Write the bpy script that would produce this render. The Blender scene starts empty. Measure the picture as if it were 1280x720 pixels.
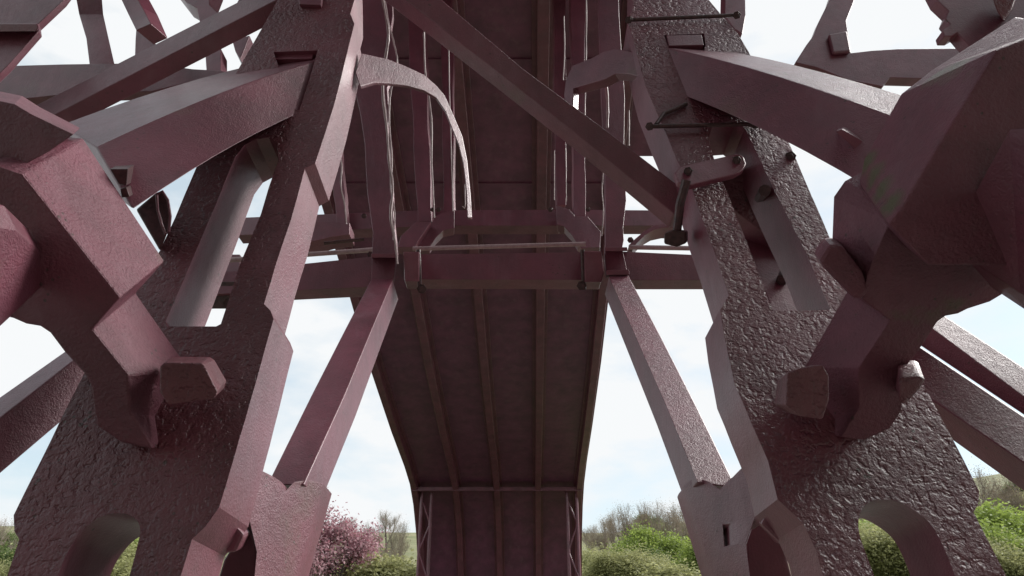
import bpy, math, random
from mathutils import Vector, noise
from mathutils.geometry import tessellate_polygon
random.seed(7)
SC = bpy.context.scene
COL = SC.collection

# ------------------------------------------------------------------ camera frame
PITCH = math.radians(26)
C0 = Vector((0, 0, 1.6))
FW = Vector((0, math.cos(PITCH), math.sin(PITCH)))
UP = Vector((0, -math.sin(PITCH), math.cos(PITCH)))
RT = Vector((1, 0, 0))
F = 853.33

def ray(x, y):
    return FW + RT * ((x - 640) / F) + UP * ((360 - y) / F)
def W(x, y, d):
    return C0 + ray(x, y) * d
def onplane(x, y, pl):
    P, n = pl
    r = ray(x, y)
    return C0 + r * ((P - C0).dot(n) / r.dot(n))
def plane3(a, b, c):
    return (a, (b - a).cross(c - a).normalized())
def upright(Y):                       # vertical plane across the bridge, Y metres in front
    return (Vector((0, Y, 0)), Vector((0, 1, 0)))

# ------------------------------------------------------------------ materials
def nt(name):
    m = bpy.data.materials.new(name); m.use_nodes = True
    t = m.node_tree; b = t.nodes['Principled BSDF']
    return m, t, b
def N(t, kind, **kw):
    n = t.nodes.new(kind)
    for k, v in kw.items():
        if k in n.inputs.keys(): n.inputs[k].default_value = v
        else: setattr(n, k, v)
    return n
def ramp(t, stops):
    r = t.nodes.new('ShaderNodeValToRGB')
    e = r.color_ramp.elements
    e[0].position, e[0].color = stops[0][0], (*stops[0][1], 1)
    e[1].position, e[1].color = stops[1][0], (*stops[1][1], 1)
    for p, c in stops[2:]:
        x = e.new(p); x.color = (*c, 1)
    return r
def paint(name, rough, fine, coarse, dist, base=(.188, .043, .072), pits=False, moss=0.0, coat=.35, spots=()):
    m, t, b = nt(name); L = t.links.new
    tc = N(t, 'ShaderNodeTexCoord')
    n1 = N(t, 'ShaderNodeTexNoise', Scale=2.2, Detail=8, Roughness=.6); L(tc.outputs['Object'], n1.inputs['Vector'])
    k = .58
    r1 = ramp(t, [(.3, tuple(c * k for c in base)), (.62, base), (.85, (base[0] * 1.25, base[1] * 1.45, base[2] * 1.45))])
    L(n1.outputs['Fac'], r1.inputs['Fac'])
    # grime
    n2 = N(t, 'ShaderNodeTexNoise', Scale=9, Detail=10, Roughness=.7); L(tc.outputs['Object'], n2.inputs['Vector'])
    r2 = ramp(t, [(.55, (0, 0, 0)), (.78, (.55, .55, .55))]); L(n2.outputs['Fac'], r2.inputs['Fac'])
    mx = N(t, 'ShaderNodeMixRGB'); mx.inputs['Color2'].default_value = (.09, .048, .052, 1)
    L(r2.outputs['Color'], mx.inputs['Fac']); L(r1.outputs['Color'], mx.inputs['Color1'])
    # faded, chalky bloom and run-down streaks
    mp = N(t, 'ShaderNodeMapping'); mp.inputs['Scale'].default_value = (1, 1, .22); L(tc.outputs['Object'], mp.inputs['Vector'])
    n7 = N(t, 'ShaderNodeTexNoise', Scale=5, Detail=7, Roughness=.6); L(mp.outputs['Vector'], n7.inputs['Vector'])
    r7 = ramp(t, [(.52, (0, 0, 0)), (.74, (.4, .4, .4))]); L(n7.outputs['Fac'], r7.inputs['Fac'])
    m7 = N(t, 'ShaderNodeMixRGB'); m7.inputs['Color2'].default_value = (.25, .12, .155, 1)
    L(r7.outputs['Color'], m7.inputs['Fac']); L(mx.outputs['Color'], m7.inputs['Color1']); mx = m7
    # chips and pinholes: small dark rusty spots
    v = N(t, 'ShaderNodeTexVoronoi', Scale=26); L(tc.outputs['Object'], v.inputs['Vector'])
    n5 = N(t, 'ShaderNodeTexNoise', Scale=6, Detail=3); L(tc.outputs['Object'], n5.inputs['Vector'])
    ad = N(t, 'ShaderNodeMath', operation='ADD'); L(v.outputs['Distance'], ad.inputs[0]); L(n5.outputs['Fac'], ad.inputs[1])
    r4 = ramp(t, [(.50, (.8, .8, .8)), (.56, (0, 0, 0))]); L(ad.outputs[0], r4.inputs['Fac'])
    mc = N(t, 'ShaderNodeMixRGB'); mc.inputs['Color2'].default_value = (.045, .022, .018, 1)
    L(r4.outputs['Color'], mc.inputs['Fac']); L(mx.outputs['Color'], mc.inputs['Color1'])
    col = mc
    if moss:
        n3 = N(t, 'ShaderNodeTexNoise', Scale=2.0, Detail=9, Roughness=.65); L(tc.outputs['Object'], n3.inputs['Vector'])
        r3 = ramp(t, [(.60, (0, 0, 0)), (.72, (moss,) * 3)]); L(n3.outputs['Fac'], r3.inputs['Fac'])
        m2 = N(t, 'ShaderNodeMixRGB'); m2.inputs['Color2'].default_value = (.085, .095, .035, 1)
        L(r3.outputs['Color'], m2.inputs['Fac']); L(col.outputs['Color'], m2.inputs['Color1']); col = m2
    for c_, rad_, colr in spots:                          # moss where water collects
        vm = N(t, 'ShaderNodeVectorMath', operation='DISTANCE'); L(tc.outputs['Object'], vm.inputs[0]); vm.inputs[1].default_value = c_
        n9 = N(t, 'ShaderNodeTexNoise', Scale=28, Detail=6, Roughness=.7); L(tc.outputs['Object'], n9.inputs['Vector'])
        ma = N(t, 'ShaderNodeMath', operation='MULTIPLY_ADD'); L(n9.outputs['Fac'], ma.inputs[0]); ma.inputs[1].default_value = rad_ * 1.6; L(vm.outputs['Value'], ma.inputs[2])
        mr = N(t, 'ShaderNodeMapRange'); mr.inputs['From Min'].default_value = rad_ * 1.35; mr.inputs['From Max'].default_value = rad_ * 2.3
        mr.inputs['To Min'].default_value = .85; mr.inputs['To Max'].default_value = 0; L(ma.outputs[0], mr.inputs['Value'])
        m9 = N(t, 'ShaderNodeMixRGB'); m9.inputs['Color2'].default_value = (*colr, 1)
        L(mr.outputs['Result'], m9.inputs['Fac']); L(col.outputs['Color'], m9.inputs['Color1']); col = m9
    L(col.outputs['Color'], b.inputs['Base Color'])
    b.inputs['Roughness'].default_value = rough
    rr = N(t, 'ShaderNodeMapRange'); rr.inputs['To Min'].default_value = rough - .1; rr.inputs['To Max'].default_value = rough + .2
    L(n2.outputs['Fac'], rr.inputs['Value']); L(rr.outputs['Result'], b.inputs['Roughness'])
    b.inputs['Specular IOR Level'].default_value = .75; b.inputs['Coat Weight'].default_value = coat; b.inputs['Coat Roughness'].default_value = .28
    # bump
    nf = N(t, 'ShaderNodeTexNoise', Scale=fine, Detail=6, Roughness=.62); L(tc.outputs['Object'], nf.inputs['Vector'])
    nc = N(t, 'ShaderNodeTexNoise', Scale=coarse, Detail=5, Roughness=.6); L(tc.outputs['Object'], nc.inputs['Vector'])
    h = N(t, 'ShaderNodeMath', operation='ADD'); L(nf.outputs['Fac'], h.inputs[0]); L(nc.outputs['Fac'], h.inputs[1])
    out = h
    if pits:
        vp = N(t, 'ShaderNodeTexNoise', Scale=30, Detail=2, Roughness=.5); L(tc.outputs['Object'], vp.inputs['Vector'])
        rp = N(t, 'ShaderNodeMapRange'); rp.interpolation_type = 'SMOOTHSTEP'; rp.inputs['From Min'].default_value = .34; rp.inputs['From Max'].default_value = .50
        L(vp.outputs['Fac'], rp.inputs['Value'])
        vb = N(t, 'ShaderNodeTexNoise', Scale=75, Detail=3, Roughness=.6); L(tc.outputs['Object'], vb.inputs['Vector'])
        h2 = N(t, 'ShaderNodeMath', operation='MULTIPLY_ADD'); L(rp.outputs['Result'], h2.inputs[0]); h2.inputs[1].default_value = .55; L(h.outputs[0], h2.inputs[2])
        h3 = N(t, 'ShaderNodeMath', operation='MULTIPLY_ADD'); L(vb.outputs['Fac'], h3.inputs[0]); h3.inputs[1].default_value = .5; L(h2.outputs[0], h3.inputs[2])
        out = h3
    bp = N(t, 'ShaderNodeBump', Distance=dist); bp.inputs['Strength'].default_value = 1
    L(out.outputs[0], bp.inputs['Height']); L(bp.outputs['Normal'], b.inputs['Normal'])
    return m
M = {}
M['smooth'] = paint('red_oxide_paint', .40, 85, 14, .004)
M['mid'] = paint('pitted_paint', .40, 110, 22, .006, moss=.3)
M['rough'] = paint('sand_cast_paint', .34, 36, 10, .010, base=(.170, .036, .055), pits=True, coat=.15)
GRN = (.075, .085, .025); TAN = (.16, .145, .10)
M['mossy'] = paint('mossy_paint', .5, 70, 9, .012, moss=.5, coat=.1, spots=[(tuple(W(x, y, d) - Vector((0, 3, 0))), r, c) for x, y, d, r, c in ((1083, 203, 2.96, .05, GRN), (1094, 220, 2.84, .05, GRN), (1104, 238, 2.71, .05, GRN), (1115, 256, 2.58, .05, GRN), (1180, 100, 2.82, .06, TAN), (1205, 92, 2.72, .07, TAN), (1225, 108, 2.6, .05, GRN))])
M['slot'] = paint('slot_paint', .34, 24, 7, .012, pits=True)
M['rough2'] = paint('shaded_cast_paint', .42, 34, 9, .011, base=(.150, .029, .045), pits=True, coat=.1)  # darker cast paint: the left pillar's shade is in its base colour
M['near'] = paint('weathered_paint', .48, 70, 9, .012, moss=.75, coat=.1)
M['deckp'] = paint('soffit_paint', .55, 40, 6, .006, base=(.205, .050, .108))
def simple(name, c1, c2, scale, rough=.9, bump=.02, detail=8):
    m, t, b = nt(name); L = t.links.new
    tc = N(t, 'ShaderNodeTexCoord'); n = N(t, 'ShaderNodeTexNoise', Scale=scale, Detail=detail, Roughness=.65)
    L(tc.outputs['Object'], n.inputs['Vector']); r = ramp(t, [(.35, c1), (.65, c2)])
    L(n.outputs['Fac'], r.inputs['Fac']); L(r.outputs['Color'], b.inputs['Base Color']); b.inputs['Roughness'].default_value = rough
    bp = N(t, 'ShaderNodeBump', Distance=bump); L(n.outputs['Fac'], bp.inputs['Height']); L(bp.outputs['Normal'], b.inputs['Normal'])
    return m
M['iron'] = simple('dark_iron', (.035, .018, .020), (.09, .04, .042), 30, .4, .006)
M['wire'] = simple('pale_wire_lit_edge', (.30, .22, .23), (.42, .32, .33), 20, .5, .002)  # pale wires; also stands for light on the rail and post edges
M['gravel'] = simple('gravel_path', (.14, .13, .115), (.24, .22, .20), 14, .95, .02)
M['grass'] = simple('grass_ground', (.045, .075, .018), (.10, .12, .035), .8, .95, .1)
M['hill'] = simple('hill_ground', (.11, .13, .05), (.22, .21, .11), .15, .95, .4)
M['bark'] = simple('bark', (.055, .045, .035), (.16, .14, .115), 6, .9, .03)
M['twig'] = simple('grey_twig', (.22, .185, .155), (.36, .315, .27), 3, .9, .01)
def leafmat(name, c1, c2):
    m, t, b = nt(name); L = t.links.new
    g = N(t, 'ShaderNodeNewGeometry'); r = ramp(t, [(0, c1), (1, c2)])
    L(g.outputs['Random Per Island'], r.inputs['Fac']); L(r.outputs['Color'], b.inputs['Base Color'])
    b.inputs['Roughness'].default_value = .6
    tr = N(t, 'ShaderNodeBsdfTranslucent'); L(r.outputs['Color'], tr.inputs['Color'])
    mx = N(t, 'ShaderNodeMixShader'); mx.inputs[0].default_value = .5
    L(b.outputs[0], mx.inputs[1]); L(tr.outputs[0], mx.inputs[2]); L(mx.outputs[0], t.nodes['Material Output'].inputs[0])
    return m
M['leaf_purple'] = leafmat('purple_leaf', (.30, .12, .15), (.56, .38, .41))
M['leaf_green'] = leafmat('fresh_leaf', (.17, .23, .045), (.32, .40, .10))
M['leaf_olive'] = leafmat('budding_leaf', (.24, .25, .10), (.42, .42, .21))
M['leaf_dark'] = leafmat('deep_leaf', (.07, .11, .03), (.15, .20, .06))
M['leaf_brown'] = leafmat('bud_haze', (.16, .12, .08), (.27, .22, .15))
# coursed stone
m, t, b = nt('coursed_stone'); L = t.links.new
tc = N(t, 'ShaderNodeTexCoord'); mp = N(t, 'ShaderNodeMapping'); mp.inputs['Rotation'].default_value = (math.radians(90), 0, 0)
L(tc.outputs['Object'], mp.inputs['Vector'])
bk = N(t, 'ShaderNodeTexBrick', Scale=1.0); bk.inputs['Brick Width'].default_value = .7; bk.inputs['Row Height'].default_value = .33; bk.inputs['Mortar Size'].default_value = .012
bk.inputs['Color1'].default_value = (.26, .23, .19, 1); bk.inputs['Color2'].default_value = (.17, .155, .13, 1); bk.inputs['Mortar'].default_value = (.08, .075, .065, 1)
L(mp.outputs['Vector'], bk.inputs['Vector'])
n = N(t, 'ShaderNodeTexNoise', Scale=3, Detail=9); L(tc.outputs['Object'], n.inputs['Vector'])
mx = N(t, 'ShaderNodeMixRGB', blend_type='MULTIPLY'); mx.inputs['Fac'].default_value = .7
L(bk.outputs['Color'], mx.inputs['Color1']); L(n.outputs['Color'], mx.inputs['Color2']); L(mx.outputs['Color'], b.inputs['Base Color']); b.inputs['Roughness'].default_value = .9
bp = N(t, 'ShaderNodeBump', Distance=.03); L(mx.outputs['Color'], bp.inputs['Height']); L(bp.outputs['Normal'], b.inputs['Normal'])
M['stone'] = m
m, t, b = nt('river_water'); b.inputs['Base Color'].default_value = (.05, .055, .04, 1); b.inputs['Roughness'].default_value = .08
n = N(t, 'ShaderNodeTexNoise', Scale=1.5, Detail=6); bp = N(t, 'ShaderNodeBump', Distance=.04)
tc = N(t, 'ShaderNodeTexCoord'); t.links.new(tc.outputs['Object'], n.inputs['Vector'])
t.links.new(n.outputs['Fac'], bp.inputs['Height']); t.links.new(bp.outputs['Normal'], b.inputs['Normal'])
M['water'] = m

# ------------------------------------------------------------------ object helpers
def link(name, me, mat, parent=None, loc=(0, 0, 0)):
    me.materials.append(M[mat] if isinstance(mat, str) else mat)
    o = bpy.data.objects.new(name, me); COL.objects.link(o)
    o.location = loc
    if parent: o.parent = parent
    return o
def chaikin(l, n=2):
    for _ in range(n):
        o = []
        for i, a in enumerate(l):
            b = l[(i + 1) % len(l)]
            o += [(a[0] * .75 + b[0] * .25, a[1] * .75 + b[1] * .25), (a[0] * .25 + b[0] * .75, a[1] * .25 + b[1] * .75)]
        l = o
    return l
def thing(name, label, cat, loc=(0, 0, 0), group=None):
    o = bpy.data.objects.new(name, None); COL.objects.link(o); o.location = loc; o.empty_display_size = .3
    o['label'] = label; o['category'] = cat
    if group: o['group'] = group
    return o
def mesh(vs, fs, smooth=False):
    me = bpy.data.meshes.new('m'); me.from_pydata([tuple(v) for v in vs], [], fs); me.update()
    if smooth: me.polygons.foreach_set('use_smooth', [True] * len(fs))
    return me
def fixn(me):
    import bmesh
    bm = bmesh.new(); bm.from_mesh(me); bmesh.ops.recalc_face_normals(bm, faces=bm.faces); bm.to_mesh(me); bm.free()
def bevel(o, w, seg=2):
    md = o.modifiers.new('bevel', 'BEVEL'); md.width = w; md.segments = seg; md.limit_method = 'ANGLE'; md.angle_limit = math.radians(35)
    md.harden_normals = o.data.polygons[0].use_smooth
    return o
BR = thing('iron_bridge', 'dark red cast iron arch bridge seen from beneath, spanning overhead', 'bridge', (0, 3, 0))
BR_LOC = Vector((0, 3, 0))
def part(name, vs, fs, mat='smooth', parent=None, bev=.006, label=None, smooth=True):
    parent = parent or BR
    me = mesh([v - BR_LOC for v in vs], fs, smooth); fixn(me)
    if smooth: me.set_sharp_from_angle(angle=math.radians(20))
    o = link(name, me, mat, parent)
    if bev: bevel(o, bev)
    if label: o['label'] = label
    return o
def dens(poly, step, jit, rnd):
    out = []
    for i, a in enumerate(poly):
        b = poly[(i + 1) % len(poly)]
        l = math.hypot(b[0] - a[0], b[1] - a[1]); n = max(1, int(l / step))
        for k in range(n):
            f = k / n
            x = a[0] + (b[0] - a[0]) * f; y = a[1] + (b[1] - a[1]) * f
            if k: x += rnd.uniform(-jit, jit); y += rnd.uniform(-jit, jit)
            out.append((x, y))
    return out
def prism_geo(loopsA, loopsB):
    """loops of 3-D points (outer first, then holes) on the near face and on the far face"""
    vs = [p for l in loopsA for p in l]; n = len(vs)
    vs += [p for l in loopsB for p in l]
    fs = []
    for tri in tessellate_polygon(loopsA):
        fs.append(tuple(tri)); fs.append(tuple(n + i for i in reversed(tri)))
    s = 0
    for l in loopsA:
        k = len(l)
        for i in range(k):
            j = (i + 1) % k
            fs.append((s + i, s + j, n + s + j, n + s + i))
        s += k
    return vs, fs
def plate(name, poly, plane, E, mat='smooth', holes=(), step=0, jit=0, parent=None, bev=.008, label=None):
    rnd = random.Random(len(poly) * 31 + int(poly[0][0]))
    loops = [poly] + list(holes)
    if step: loops = [dens(l, step, jit, rnd) for l in loops]
    A = [[onplane(x, y, plane) for x, y in l] for l in loops]
    B = [[p + E for p in l] for l in A]
    g = prism_geo(A, B)
    o = part(name, *g, mat, parent, bev, label)
    if mat in ('rough', 'rough2', 'mid'):
        o.data.materials.append(M['smooth'])
        for f, p in zip(g[1], o.data.polygons): p.material_index = 1 if len(f) == 4 else 0
    return o
def strip(name, As, Bs, d0, d1, th, mat='smooth', label=None, bev=.008, parent=None):
    """flat bar: edge A and edge B traced, lying in one plane across the bridge's axis, th thick"""
    b0, b1 = W(*Bs[0], d0), W(*Bs[-1], d1)
    pl = plane3(b0, b1, b0 + RT)
    A = [[onplane(x, y, pl) for x, y in list(As) + list(Bs)[::-1]]]
    return part(name, *prism_geo(A, [[p + E0 * th for p in A[0]]]), mat, parent, bev, label)
def loft(name, Apx, Bpx, da, db, mat='near', parent=None, bev=.01, label=None):
    A = [[W(p[0], p[1], p[2] if len(p) > 2 else da) for p in Apx]]
    B = [[W(p[0], p[1], p[2] if len(p) > 2 else db) for p in Bpx]]
    return part(name, *prism_geo(A, B), mat, parent, bev, label, False)
def beam(name, secs, mat='smooth', parent=None, bev=.008, label=None, sub=1):
    """secs: [(A, B, C, depth of B)], A-B and B-C are the two faces the photo shows; the fourth corner closes the box"""
    mids = [W(*s[1], s[3]) for s in secs]
    ax = (mids[-1] - mids[0]).normalized()
    rings = []
    for s, Bp in zip(secs, mids):
        def sol(p):
            r = ray(*p); k = r.dot(ax)
            t = (Bp - C0).dot(ax) / k if abs(k) > .12 else s[3]
            t = min(max(t, s[3] * .93), s[3] * 1.18)
            return C0 + r * t
        A, Cc = sol(s[0]), sol(s[2])
        rings.append([A, Bp, Cc, A + Cc - Bp])
    vs = [p for r in rings for p in r]; fs = [(0, 1, 2, 3), tuple(4 * (len(rings) - 1) + i for i in (3, 2, 1, 0))]
    for k in range(len(rings) - 1):
        for i in range(4):
            j = (i + 1) % 4
            fs.append((4 * k + i, 4 * k + 4 + i, 4 * k + 4 + j, 4 * k + j))
    return part(name, vs, fs, mat, parent, bev, label)
def beam2(name, near, far, bow=0, e0=0, e1=0, mat='mid', parent=None, bev=.008, label=None, n=8):
    """box beam: its three traced long edges given at both ends (x, y, depth); bow lifts the middle, in metres"""
    P0 = [W(*p) for p in near]; P1 = [W(*p) for p in far]
    vs = []; fs = []
    for i in range(n + 1):
        t = -e0 + (1 + e0 + e1) * i / n
        q = [a.lerp(b, t) if 0 <= t <= 1 else a + (b - a) * t for a, b in zip(P0, P1)]
        off = UP * (bow * 4 * t * (1 - t) if 0 < t < 1 else 0)
        q = [q[0] + off, q[1] + off, q[2] + off]
        vs += [q[0], q[1], q[2], q[0] + q[2] - q[1]]
    fs = [(0, 1, 2, 3), tuple(4 * n + i for i in (3, 2, 1, 0))]
    for k in range(n):
        for i in range(4):
            j = (i + 1) % 4
            fs.append((4 * k + i, 4 * k + 4 + i, 4 * k + 4 + j, 4 * k + j))
    return part(name, vs, fs, mat, parent, bev, label)
def tube_geo(pts, rad, seg=8, cap=True, vs=None, fs=None):
    vs = [] if vs is None else vs; fs = [] if fs is None else fs
    base = len(vs); n = len(pts)
    for i, p in enumerate(pts):
        d = (pts[min(i + 1, n - 1)] - pts[max(i - 1, 0)]).normalized()
        u = d.cross(Vector((0, 0, 1)) if abs(d.z) < .9 else Vector((1, 0, 0))).normalized(); v = d.cross(u)
        r = rad[i] if isinstance(rad, (list, tuple)) else rad
        for k in range(seg):
            a = 2 * math.pi * k / seg
            vs.append(p + (u * math.cos(a) + v * math.sin(a)) * r)
    for i in range(n - 1):
        for k in range(seg):
            j = (k + 1) % seg
            fs.append((base + i * seg + k, base + i * seg + j, base + (i + 1) * seg + j, base + (i + 1) * seg + k))
    if cap:
        fs.append(tuple(base + k for k in reversed(range(seg)))); fs.append(tuple(base + (n - 1) * seg + k for k in range(seg)))
    return vs, fs
def rod(name, pts, r, mat='iron', parent=None, seg=10):
    return part(name, *tube_geo(pts, r, seg), mat, parent, 0, None, False)
def box_geo(c, dx, dy, dz, ax=RT, ay=None, az=None):
    ay = ay or Vector((0, 1, 0)); az = az or Vector((0, 0, 1))
    vs = [c + ax * (sx * dx) + ay * (sy * dy) + az * (sz * dz) for sx in (-1, 1) for sy in (-1, 1) for sz in (-1, 1)]
    fs = [(0, 1, 3, 2), (4, 6, 7, 5), (0, 4, 5, 1), (2, 3, 7, 6), (0, 2, 6, 4), (1, 5, 7, 3)]
    return vs, fs
def bolt(px, py, d, r=.03, h=.05, parent=None, axis=None, seg=6, name='bolt'):
    c = W(px, py, d); a = (axis or -ray(px, py)).normalized()
    vs, fs = tube_geo([c - a * .02, c + a * h], r, seg)
    tube_geo([c + a * (h - .01), c + a * (h + r * .7)], r * .55, 8, True, vs, fs)
    return part(name, vs, fs, 'iron', parent, .002)

# ------------------------------------------------------------------ the two big pillars
LEG = plane3(W(640, 500, 3.10), W(1000, 500, 3.10), W(640, 60, 4.9))
ang = math.radians(-5.4)
E0 = Vector((0, math.cos(ang), math.sin(ang)))
ET = E0 * .36
def dleg(x, y): return (onplane(x, y, LEG) - C0).dot(FW)

left_outer = [(443, -160), (443, 0), (438, 17), (443, 30), (431, 78), (418, 130), (394, 204), (381, 211), (364, 274), (345, 330), (330, 380), (338, 388), (342, 399),
              (333, 430), (321, 474), (292, 574), (274, 634), (257, 658), (240, 674), (226, 720), (160, 960), (90, 1250),
              (-220, 1250), (-110, 960), (9, 720), (24, 674), (18, 664), (17, 644), (51, 576), (77, 522), (105, 467), (155, 390), (200, 313), (219, 272), (243, 215), (293, 95), (347, 0), (420, -160)]
left_slot = [(262, 274), (294, 196), (306, 181), (320, 174), (336, 172), (347, 178), (348, 200), (336, 234), (326, 268), (300, 330), (276, 405), (270, 408), (209, 408), (207, 402), (238, 330)]
left_arch = [(71, 720), (88, 682), (104, 662), (120, 648), (140, 641), (160, 642), (172, 650), (176, 662), (173, 678), (162, 720), (95, 960), (75, 1010), (20, 1010), (0, 960)]
left_mort = [(342, 65), (397, 63), (390, 88), (374, 138), (364, 136)]
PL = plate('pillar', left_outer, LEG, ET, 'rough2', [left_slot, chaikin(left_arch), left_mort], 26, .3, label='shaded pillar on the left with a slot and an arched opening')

right_outer = [(791, -160), (791, 0), (791, 14), (786, 20), (786, 31), (807, 108), (824, 148), (834, 170), (846, 200), (864, 232), (877, 272), (894, 318), (911, 369), (900, 387), (905, 420), (918, 480), (960, 576), (972, 624), (1004, 654), (1020, 688), (1029, 720), (1110, 960), (1200, 1250),
               (1500, 1250), (1370, 960), (1258, 720), (1217, 640), (1223, 630), (1224, 614), (1205, 576), (1164, 498), (1150, 475), (1090, 372), (1037, 297), (993, 194), (936, 65), (921, 40), (902, 19), (886, 0), (820, -160)]
right_slot = [(931, 160), (971, 244), (1007, 315), (1038, 387), (967, 389), (960, 373), (935, 307), (902, 222), (893, 200), (885, 172), (884, 160), (892, 154), (920, 152)]
right_arch = [(1093, 720), (1084, 696), (1073, 666), (1073, 646), (1082, 629), (1098, 624), (1120, 625), (1144, 638), (1164, 654), (1180, 684), (1194, 720), (1275, 960), (1262, 1010), (1200, 1010), (1175, 960)]
right_mort = [(830, 44), (880, 42), (882, 56), (868, 112), (859, 116), (836, 60)]
PR = plate('pillar', right_outer, LEG, E0 * .31, 'rough', [right_slot, chaikin(right_arch), right_mort], 26, .3, label='rough pitted pillar on the right with straps and an arched opening')

def onleg(poly, dz, E, name, mat='smooth', parent=None, bev=.005, **k):
    P, n = LEG
    nn = n if n.y > 0 else -n
    return plate(name, poly, (P + nn * dz, n), E, mat, parent=parent, bev=bev, **k)
# wedge blocks in the mortises
onleg([(372, -6), (403, -6), (401, 6), (374, 5)], -.03, E0 * .2, 'wedge', 'smooth', PL)
onleg([(345, 67), (392, 66), (390, 73), (344, 74)], .03, E0 * .2, 'wedge', 'smooth', PL)
onleg([(833, 44), (877, 43), (880, 56), (836, 57)], -.01, E0 * .2, 'wedge', 'smooth', PR)

# ------------------------------------------------------------------ beams that pass through the mortises
def LD(x, y, e=0): return (x, y, dleg(x, y) + e)
beam2('radial_beam', [(76, 156, 3.95), (120, 184, 3.5), (166, 262, 3.25)], [LD(340, 76, .4), LD(385, 79), LD(366, 146)], .03, 0, .18,
      label='broad light beam from the pillar towards the lower left')
beam2('radial_beam', [(1135, 121, 3.6), (1118, 146, 3.35), (1094, 240, 3.12)], [LD(868, 57, .4), LD(835, 60), LD(860, 122)], .03, 0, .15,
      label='broad pitted beam from the pillar towards the upper right')
# little wedges driven through them
loft('wedge', [(137, 211), (160, 211), (158, 232), (148, 230)], [(145, 207), (168, 206), (166, 228), (156, 226)], 3.15, 3.5, 'iron', bev=.004)
loft('wedge', [(150, 236), (158, 234), (162, 246), (152, 247)], [(158, 232), (166, 230), (170, 242), (160, 243)], 3.15, 3.5, 'iron', bev=.004)
loft('wedge', [(1044, 164), (1052, 161), (1092, 184), (1083, 199)], [(1050, 158), (1060, 156), (1100, 178), (1092, 192)], 3.35, 3.6, 'smooth', bev=.006)

# ------------------------------------------------------------------ struts from the pillar feet up to the cross beam
strip('inner_strut', [(334, 606), (389, 494), (430, 414), (464, 349)], [(380, 606), (431, 494), (464, 414), (491, 349)], 3.65, 6.6, .38, label='strut leaning in from the left foot, pale inner face')
strip('inner_strut', [(785, 343), (826, 420), (871, 508), (921, 610)], [(761, 345), (796, 424), (833, 508), (872, 603)], 6.6, 3.65, .34, 'mid', label='strut leaning in from the right foot, pitted outer face')
# castings that join them to the pillars
FOOTL = plane3(W(310, 650, 3.2), W(385, 600, 3.72), W(378, 720, 3.55))
plate('foot_casting', [(329, 589), (339, 594), (350, 601), (357, 613), (368, 602), (385, 600), (404, 604), (370, 720), (330, 900), (262, 900), (318, 720), (321, 690), (312, 652), (303, 655), (292, 600)], FOOTL, E0 * .22, 'mid')
plate('foot_casting', [(927, 584), (922, 592), (914, 597), (901, 611), (886, 601), (871, 597), (860, 602), (856, 608), (892, 720), (950, 900), (1000, 900), (938, 720), (933, 680), (944, 648), (960, 650), (965, 610)], plane3(W(945, 650, 3.2), W(871, 600, 3.72), W(886, 720, 3.5)), E0 * .22, 'mid',
      holes=[[(904, 656), (913, 655), (915, 680), (906, 682)]])
# ribs cast on the foot pieces
# clamps round the pillar feet
loft('foot_clamp', [(258, 645), (274, 636), (306, 668), (296, 690), (272, 692), (240, 672)], [(270, 640), (284, 634), (314, 664), (304, 686), (284, 690), (252, 668)], 3.0, 3.3, 'smooth', bev=.015)
loft('foot_clamp', [(972, 622), (1006, 654), (1000, 668), (978, 682), (950, 655)], [(966, 622), (998, 654), (992, 668), (970, 680), (946, 653)], 3.0, 3.3, 'smooth', bev=.015)
loft('foot_block', [(300, 668), (312, 652), (321, 690), (318, 740), (268, 740), (280, 700)], [(306, 668), (316, 655), (324, 690), (320, 740), (276, 740), (288, 700)], 3.3, 3.7, 'smooth')
loft('foot_block', [(944, 648), (980, 684), (995, 740), (936, 740), (933, 680)], [(940, 650), (974, 684), (988, 740), (930, 740), (928, 680)], 3.45, 3.8, 'smooth')
bolt(899, 664, 3.5, .016, .02); bolt(345, 672, 3.45, .018, .015)

# ------------------------------------------------------------------ cross beams
CY = 6.75
def crossbeam(y0, y1, xa, xb, Y, th, name='cross_beam', lab=None, mat='smooth'):
    return plate(name, [(xa, y0[0]), (xb, y0[1]), (xb, y1[1]), (xa, y1[0])], upright(Y), Vector((0, th, 0)), mat, label=lab, bev=.01)
Yc = onplane(640, 335, (W(640, 335, 6.9), Vector((0, 1, 0)))).y
crossbeam((318, 315), (349, 350), 505, 752, Yc, .22, lab='lower cross beam between the two inner struts')
rod('pale_rail', [W(516, 311, 7.3), W(732, 305, 7.3)], .024, 'wire')  # rail along the cross beam, its sky light put into a pale colour
crossbeam((342, 320), (368, 358), 262, 470, Yc - .1, .22)
rod('pale_rail', [W(262, 327, 7.1), W(470, 312, 7.3)], .026, 'wire')
crossbeam((314, 320), (350, 350), 776, 905, Yc, .22)
rod('pale_rail', [W(786, 309, 7.3), W(905, 311, 7.3)], .026, 'wire')
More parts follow.
